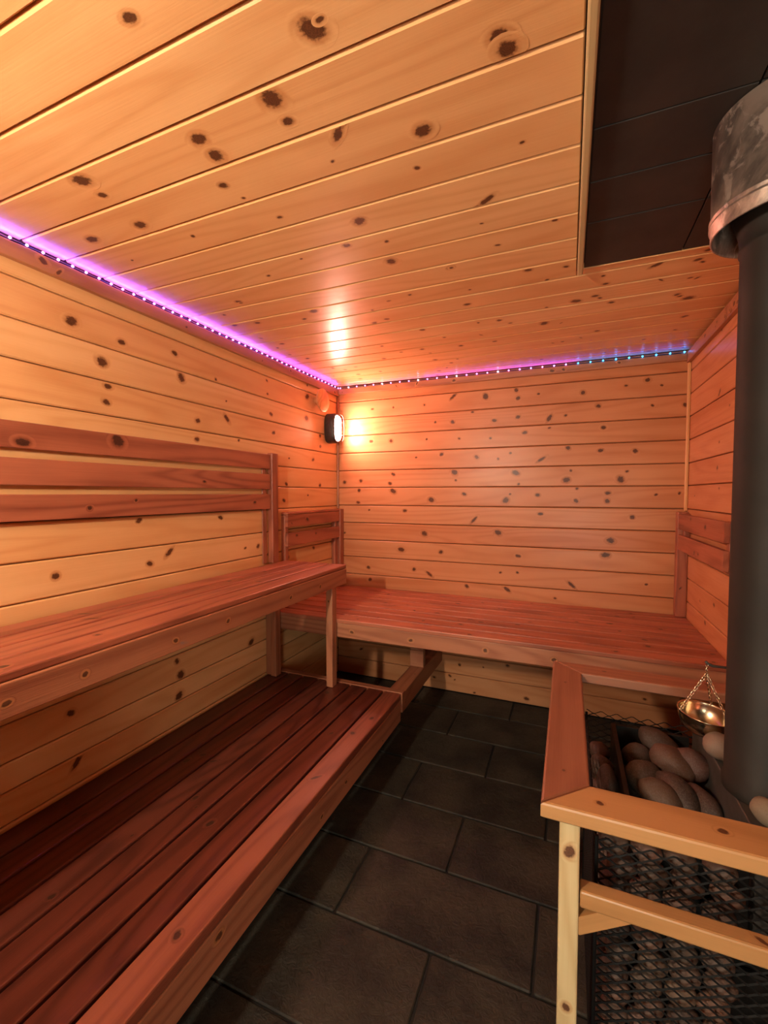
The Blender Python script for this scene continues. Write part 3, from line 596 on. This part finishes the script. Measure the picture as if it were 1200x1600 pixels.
# ------------------------------------------------------------------ guard rail round the stove
gr = thing('guard_rail', 'low timber guard rail around the stove with mitred top boards', 'railing', (0.0, 1.2, 0.0))
RX, RY0, RY1, RW, RZ, RT = -0.040, 0.876, 1.662, 0.090, 0.737, 0.032
# mitred corners: side board is a trapezoid, front and back boards end at 45 degrees
def poly_board(name, pts, along, mat, knots):
    """flat board from a plan outline; local X along the grain"""
    al = Vector(along); ac = Vector((0, 0, 1)).cross(al)
    O = Vector((pts[0][0], pts[0][1], RZ)); loc = [((Vector((p[0], p[1], RZ)) - O).dot(al), (Vector((p[0], p[1], RZ)) - O).dot(ac)) for p in pts]
    cx = sum(p[0] for p in loc) / 4; cy = sum(p[1] for p in loc) / 4
    n = len(loc); vs = []; fs = []; kv = []
    def inset(d):
        out = []
        for i in range(n):
            p0, p1, p2 = Vector(loc[i-1]), Vector(loc[i]), Vector(loc[(i+1) % n])
            e0 = (p1 - p0).normalized(); e1 = (p2 - p1).normalized()
            n0 = Vector((-e0.y, e0.x)); n1 = Vector((-e1.y, e1.x))
            s = 1 if area > 0 else -1
            k = (n0 + n1) * s / (1 + n0.dot(n1)); q = p1 + k * d; out.append((q.x, q.y))
        return out
    area = sum(loc[i][0] * loc[(i+1) % n][1] - loc[(i+1) % n][0] * loc[i][1] for i in range(n))
    for d, z in ((0.004, -RT), (0, -RT + 0.004), (0, -0.005), (0.0015, -0.0015), (0.005, 0)):
        for q in (inset(d) if d else loc): vs.append((q[0], q[1], z)); kv.append(0.0)
    for r_ in range(4):
        for i in range(n): j = (i + 1) % n; fs.append((r_*n+i, r_*n+j, (r_+1)*n+j, (r_+1)*n+i))
    fs.append(tuple(range(n))); fs.append(tuple(4*n+i for i in range(n)))
    for (u, v, r) in knots:
        c = len(vs); vs.append((u, v, 0.0003)); kv.append(1.0); M = 16
        for rr, kk in ((0.5, 0.5), (1, 0)):
            for i in range(M): a = 2*math.pi*i/M; vs.append((u + 2.6*r*rr*math.cos(a), v + 2*r*rr*math.sin(a), 0.0003)); kv.append(kk)
        for i in range(M):
            j = (i+1) % M; fs.append((c, c+1+i, c+1+j)); fs.append((c+1+i, c+1+M+i, c+1+M+j, c+1+j))
    me = bpy.data.meshes.new(name); me.from_pydata(vs, [], fs); me.update()
    bm = bmesh.new(); bm.from_mesh(me); bmesh.ops.recalc_face_normals(bm, faces=[f for f in bm.faces if len(f.verts) == 4 or len(f.verts) == n]); bm.to_mesh(me); bm.free()
    me.attributes.new('knot', 'FLOAT', 'POINT').data.foreach_set('value', kv); me.materials.append(mat)
    o = bpy.data.objects.new(name, me); COL.objects.link(o); o.parent = gr
    mt = Matrix((al, ac, Vector((0, 0, 1)))).transposed().to_4x4(); mt.translation = O - gr.location; o.matrix_basis = mt
    return o
g = 0.0006
poly_board('top_rail', [(RX, RY0 + g * 2), (RX + RW, RY0 + RW + g * 2), (RX + RW, RY1 - RW - g * 2), (RX, RY1 - g * 2)], (0, 1, 0), CEDAR_RAIL, [(0.12, -0.04, 0.004), (0.60, -0.04, 0.004)])
poly_board('top_rail', [(RX, RY0), (XR - 0.002, RY0), (XR - 0.002, RY0 + RW), (RX + RW, RY0 + RW)], (1, 0, 0), SPRUCE, [(0.105, 0.040, 0.006), (0.30, 0.045, 0.007), (0.5, 0.03, 0.006)])
poly_board('top_rail', [(RX, RY1), (RX + RW, RY1 - RW), (XR - 0.002, RY1 - RW), (XR - 0.002, RY1)], (1, 0, 0), CEDAR_RAIL, [(0.16, -0.045, 0.005), (0.45, -0.03, 0.007)])
beam('post', gr, -0.006, 0.031, 0.898, 0.985, 0.0, RZ - RT - 0.001, SPRUCE_PALE, 'z', 3)
beam('post', gr, -0.006, 0.031, 1.560, 1.648, 0.0, RZ - RT - 0.001, SPRUCE_PALE, 'z', 1)
beam('post', gr, XR - 0.040, XR - 0.003, 0.898, 0.985, 0.0, RZ - RT - 0.001, SPRUCE_PALE, 'z', 1)
beam('post', gr, XR - 0.040, XR - 0.003, 1.560, 1.648, 0.0, RZ - RT - 0.001, SPRUCE_PALE, 'z', 1)
beam('middle_rail', gr, 0.033, XR - 0.042, 0.900, 0.934, 0.530, 0.564, SPRUCE, 'x', 3)
a = math.radians(45); O = Vector((0.033, 0.902, 0.448))
br_ = board('brace', gr, (0.033 - 0.0, 0.934, 0.470), (math.cos(math.radians(33)), 0, math.sin(math.radians(33))), (0, -1, 0), 0.110, 0.032, 0.034, SPRUCE, (), 0.003)

# ------------------------------------------------------------------ stove, its cage and stones
st = thing('wood_stove', 'black steel sauna stove with open stone tray behind the rail', 'stove', (0.33, 1.3, 0.0))
bm = bmesh.new(); add_box(bm, 0.175, 0.540, 1.085, 1.530, 0.03, 0.43, 0.004); bm_obj('firebox', bm, IRON, st)
for (x, y) in ((0.19, 1.10), (0.51, 1.10), (0.19, 1.5), (0.51, 1.5)):
    bm = bmesh.new(); add_box(bm, x, x + 0.02, y, y + 0.02, 0.0, 0.03); bm_obj('foot', bm, IRON, st)
bm = bmesh.new()                                                  # tray walls of plate
add_box(bm, 0.137, 0.149, 1.06, 1.55, 0.40, 0.600, 0.001); add_box(bm, 0.149, 0.345, 1.538, 1.55, 0.40, 0.600, 0.001)
add_box(bm, 0.149, 0.345, 1.06, 1.072, 0.40, 0.590, 0.001); add_box(bm, 0.149, 0.345, 1.072, 1.538, 0.43, 0.445, 0.001)
bm_obj('stone_tray', bm, IRON, st)
bm = bmesh.new(); add_box(bm, 0.338, 0.548, 1.03, 1.55, 0.672, 0.684, 0.002); add_box(bm, 0.350, 0.540, 1.05, 1.53, 0.431, 0.671, 0.002)
bm_obj('top_deck', bm, IRON_GREY, st)
bm = bmesh.new(); add_box(bm, 0.25, 0.50, 1.068, 1.0845, 0.10, 0.36, 0.004); bm_obj('fire_door', bm, IRON, st)
bm = bmesh.new(); add_tube(bm, [(0.27, 1.067, 0.26), (0.27, 1.045, 0.26), (0.27, 1.045, 0.19), (0.27, 1.067, 0.19)], 0.005, 8); bm_obj('door_handle', bm, IRON, st, True)

cg = thing('stone_cage', 'black expanded-metal cage holding stones around the stove', 'cage', (0.3, 1.3, 0.0))
CX0, CX1, CY0, CY1, CZ = 0.066, 0.556, 0.996, 1.562, 0.615
def expanded(u0, u1, z0, z1, place, dw=0.044, dh=0.0105, r=0.0015):
    """diamond mesh in a plane: place(u, z) -> point; every strand a flattened bar"""
    bm = bmesh.new(); nz = int((z1 - z0) / dh); nu = int((u1 - u0) / (dw / 2))
    for k in range(nz + 1):
        pts = []
        for i in range(nu + 1):
            u = u0 + i * dw / 2; s = 1 if i % 2 else -1
            zc = z0 + k * dh + (dh / 2) * s * 0.86 * (1 if k % 2 else -1)
            f = 0.07 * dw
            pts.append(place(max(u0, u - f), zc)); pts.append(place(min(u1, u + f), zc))
        add_tube(bm, pts, r, 4)
    return bm
def panel(place, u0, u1, z0=0.01, z1=CZ): return bm_obj('mesh_panel', expanded(u0, u1, z0, z1, place), MESHM, cg)
bm_obj('mesh_panel', expanded(CX0, CX1, 0.01, CZ, lambda u, z: (u, CY0, z), r=0.0023, dw=0.040), MESHM, cg)
panel(lambda u, z: (u, CY1, z), CX0, CX1, 0.01, CZ + 0.012)
panel(lambda u, z: (CX0, u, z), CY0, CY1)
for (x, y) in ((CX0, CY0), (CX1, CY0), (CX0, CY1), (CX1, CY1)):
    bm = bmesh.new(); add_tube(bm, [(x, y, 0.0), (x, y, CZ)], 0.004, 6); bm_obj('corner_rod', bm, MESHM, cg)

# stones: a few egg and slab shapes, each one deformed by noise
SH = []
for s in range(9):
    bm = bmesh.new(); bmesh.ops.create_icosphere(bm, subdivisions=3, radius=1.0)
    off = Vector((s * 7.3, s * 3.1, s * 1.7))
    for v in bm.verts:
        c = v.co.copy()
        k = 1 + 0.16 * noise.noise(c * 0.9 + off) + 0.05 * noise.noise(c * 2.3 + off)
        k *= 1 + 0.14 * c.x * (1 if s % 2 else -0.6)            # one end blunter
        v.co = c * k
    me = bpy.data.meshes.new('stone'); bm.to_mesh(me); bm.free()
    me.polygons.foreach_set('use_smooth', [True] * len(me.polygons)); me.materials.append(STONE); SH.append(me)
def stone(loc, size, rot, shape, label, group=None, tint=(1, 1, 1)):
    o = bpy.data.objects.new('stone', SH[shape % 9]); COL.objects.link(o)
    o.location = loc; o.scale = size; o.rotation_euler = rot; o.color = (*tint, 1)
    return props(o, label, 'stone', group)
GT = 'stones in the open tray on the stove'
TS = [
 # loc, size, rotation, shape, label, tint
 ((0.262, 1.480, 0.590), (0.062, 0.040, 0.034), (0.1, 0.35, -0.5), 0, 'long grey-brown stone at the far end of the tray, highest of the pile', (0.15, 0.11, 0.08)),
 ((0.190, 1.430, 0.570), (0.040, 0.030, 0.040), (0.2, 0.6, 0.3), 1, 'small pointed brown stone by the left tray wall at the back', (0.11, 0.07, 0.05)),
 ((0.205, 1.325, 0.570), (0.058, 0.046, 0.042), (0.3, 0.3, 0.9), 2, 'brown stone against the left wall of the tray', (0.12, 0.08, 0.05)),
 ((0.265, 1.375, 0.605), (0.058, 0.042, 0.038), (0.1, 0.35, -0.55), 3, 'large smooth pinkish stone leaning in the middle of the tray', (0.21, 0.13, 0.08)),
 ((0.318, 1.390, 0.600), (0.042, 0.046, 0.040), (0.2, 0.2, 0.6), 4, 'rounded reddish stone at the centre right of the tray under the bowl', (0.18, 0.09, 0.07)),
 ((0.215, 1.235, 0.585), (0.052, 0.038, 0.036), (0.1, 0.3, -0.6), 5, 'oval tan stone at the front of the tray just past the rail', (0.25, 0.15, 0.09)),
 ((0.262, 1.270, 0.580), (0.040, 0.062, 0.038), (0.2, 0.2, 0.55), 6, 'dark brown stone between the tan stone and the deck', (0.10, 0.06, 0.03)),
 ((0.310, 1.265, 0.570), (0.030, 0.055, 0.036), (0.1, 0.2, 0.35), 7, 'dull red stone wedged along the deck edge', (0.12, 0.06, 0.03)),
 ((0.352, 1.290, 0.712), (0.032, 0.038, 0.028), (0.0, 0.1, 0.3), 8, 'pale grey stone on the deck behind the stove pipe', (0.55, 0.58, 0.56)),
 ((0.372, 1.065, 0.705), (0.026, 0.028, 0.024), (0.0, 0.1, 0.1), 0, 'small pale stone on the deck in front of the stove pipe', (0.55, 0.58, 0.56)),
 ((0.106, 1.300, 0.548), (0.026, 0.050, 0.036), (0.5, 0.1, 0.1), 1, 'oval brown stone in the left side of the cage beside the tray', (0.15, 0.09, 0.06)),
 ((0.102, 1.225, 0.540), (0.028, 0.036, 0.026), (0.2, 0.1, 0.5), 2, 'tan stone in the left side of the cage nearest the front rail', (0.20, 0.13, 0.07)),
 ((0.100, 1.385, 0.540), (0.026, 0.036, 0.034), (0.2, 0.4, 0.9), 3, 'rough veined stone in the left side of the cage', (0.12, 0.09, 0.05)),
 ((0.103, 1.465, 0.545), (0.030, 0.034, 0.024), (0.2, 0.1, 0.2), 4, 'pinkish stone in the far left corner of the cage', (0.25, 0.13, 0.09)),
]
for (l, s, r, sh, lab, tn) in TS: stone(l, s, r, sh, lab, None, tn)
for (x, y) in ((0.19, 1.14), (0.25, 1.14), (0.31, 1.15), (0.18, 1.20), (0.24, 1.19), (0.30, 1.20), (0.18, 1.29), (0.24, 1.31), (0.31, 1.31), (0.19, 1.38), (0.25, 1.41), (0.31, 1.42), (0.19, 1.49), (0.25, 1.495), (0.31, 1.49)):
    stone((x, y, 0.482), (0.030, 0.032, 0.036), (R.uniform(0, 1), R.uniform(0, 1), R.uniform(0, 3)), R.randrange(9), 'dark stone in the bottom layer of the stove tray', GT, (0.2, 0.16, 0.14))

GC = 'stones packed behind the cage mesh'
LC = 'brown stone packed behind the black mesh of the stove cage'
z = 0.024; row = 0
while z < 0.60:
    x = CX0 + 0.036 + (0.012 if row % 2 else 0)
    while x < 0.34:                                             # front layer
        stone((x, CY0 + 0.034, z), (0.030, 0.024, 0.0235), (R.uniform(-.2, .2), R.uniform(-.3, .3), R.uniform(-.3, .3)), R.randrange(9), LC, GC, (lambda q: (0.40 * q, 0.31 * q, 0.27 * q))(R.uniform(0.4, 1.5))); x += 0.061
    y = CY0 + 0.095 + (0.02 if row % 2 else 0)
    while y < CY1 - 0.04 and z < 0.46:                          # left layer
        stone((CX0 + 0.036, y, z), (0.028, 0.032, 0.0235), (R.uniform(-.3, .3), R.uniform(-.2, .2), R.uniform(-.3, .3)), R.randrange(9), 'dark stone packed along the left side of the stove cage', 'stones along the left side of the cage', (0.28, 0.23, 0.2)); y += 0.064
    z += 0.047; row += 1

# ------------------------------------------------------------------ chimney
PCX, PCY = 0.404, 1.168
ch = thing('stove_pipe', 'tall black stove pipe rising to a heat-stained steel sleeve at the ceiling', 'chimney', (PCX, PCY, 0.685))
bm = bmesh.new()
rp = 0.075
add_lathe(bm, [(rp + 0.004, 0.686), (rp + 0.004, 0.705), (rp, 0.708), (rp, 1.30), (rp, 1.304), (rp, 1.835), (rp + 0.003, 1.838), (rp + 0.003, 1.846), (rp + 0.001, 1.850), (rp + 0.004, 1.875), (rp + 0.016, 1.915), (rp + 0.016, 2.10)], PCX, PCY, 72)
bm_obj('pipe', bm, PIPEM, ch, True)
bm = bmesh.new(); rs = 0.128; zb = 1.878
add_lathe(bm, [(rs - 0.004, 2.104), (rs - 0.004, zb + 0.002), (rs - 0.002, zb), (rs, zb + 0.002), (rs, zb + 0.024), (rs + 0.003, zb + 0.027), (rs + 0.003, zb + 0.030), (rs, zb + 0.033), (rs, zb + 0.036), (rs + 0.003, zb + 0.039), (rs + 0.003, zb + 0.042), (rs, zb + 0.045), (rs, 2.104)], PCX, PCY, 96)
bm_obj('sleeve', bm, SLEEVE, ch, True)

# ------------------------------------------------------------------ aroma bowl on chains
BX, BY, BZ, BR = 0.340, 1.365, 0.757, 0.061
hk = thing('hanger_rod', 'thin metal rod holding the bowl chains beside the stove pipe', 'rod', (XR, BY, 0.885))
bm = bmesh.new(); add_tube(bm, [(XR - 0.001, BY, 0.884), (BX + 0.012, BY, 0.884), (BX + 0.002, BY, 0.888), (BX - 0.003, BY, 0.894)], 0.0035, 8); bm_obj('rod', bm, IRON_GREY, hk, True)
bw = thing('hanging_bowl', 'small brass-toned bowl hanging by three chains over the stones', 'bowl', (BX, BY, 0.72))
bm = bmesh.new(); prof = []
for i in range(15):
    a = math.pi / 2 * i / 14; prof.append((max(0.0004, BR * math.sin(a) ** 0.9), -0.060 * math.cos(a)))
prof.append((BR + 0.0025, 0.001)); prof.append((BR + 0.0022, 0.003)); prof.append((BR - 0.001, 0.002))
for i in range(14, -1, -1):
    a = math.pi / 2 * i / 14; prof.append((max(0.0004, (BR - 0.0018) * math.sin(a) ** 0.9), -0.0582 * math.cos(a)))
add_lathe(bm, prof, 0, 0, 48)
tilt = Matrix.Rotation(math.radians(4), 3, 'Y') @ Matrix.Rotation(math.radians(3), 3, 'X')
bmesh.ops.rotate(bm, verts=bm.verts[:], cent=(0, 0, 0), matrix=tilt)
bmesh.ops.translate(bm, verts=bm.verts[:], vec=(BX, BY, BZ))
bm_obj('bowl', bm, CHROME, bw, True)
top = Vector((BX, BY, 0.862))
def links(bm, A, B, step=0.0075, big=0.0052, wire=0.0012):
    d = B - A; n = max(2, int(d.length / step)); d.normalize(); s = d.orthogonal().normalized(); q = d.cross(s)
    for i in range(n + 1):
        c = A + (B - A) * (i / n); w1 = s if i % 2 else q
        add_tube(bm, [c + d * big * math.cos(t_) + w1 * big * 0.62 * math.sin(t_) for t_ in [2 * math.pi * k / 10 for k in range(10)]], wire, 5, True)
for ang in (195, 310, 65):
    a = math.radians(ang); P = Vector((BX, BY, BZ)) + tilt @ Vector((BR * math.cos(a), BR * math.sin(a), 0.003))
    bm = bmesh.new(); links(bm, top, P); bm_obj('chain', bm, CHROME, bw, True)
bm = bmesh.new(); links(bm, top, Vector((BX, BY, 0.884))); bm_obj('hook_chain', bm, CHROME, bw, True)
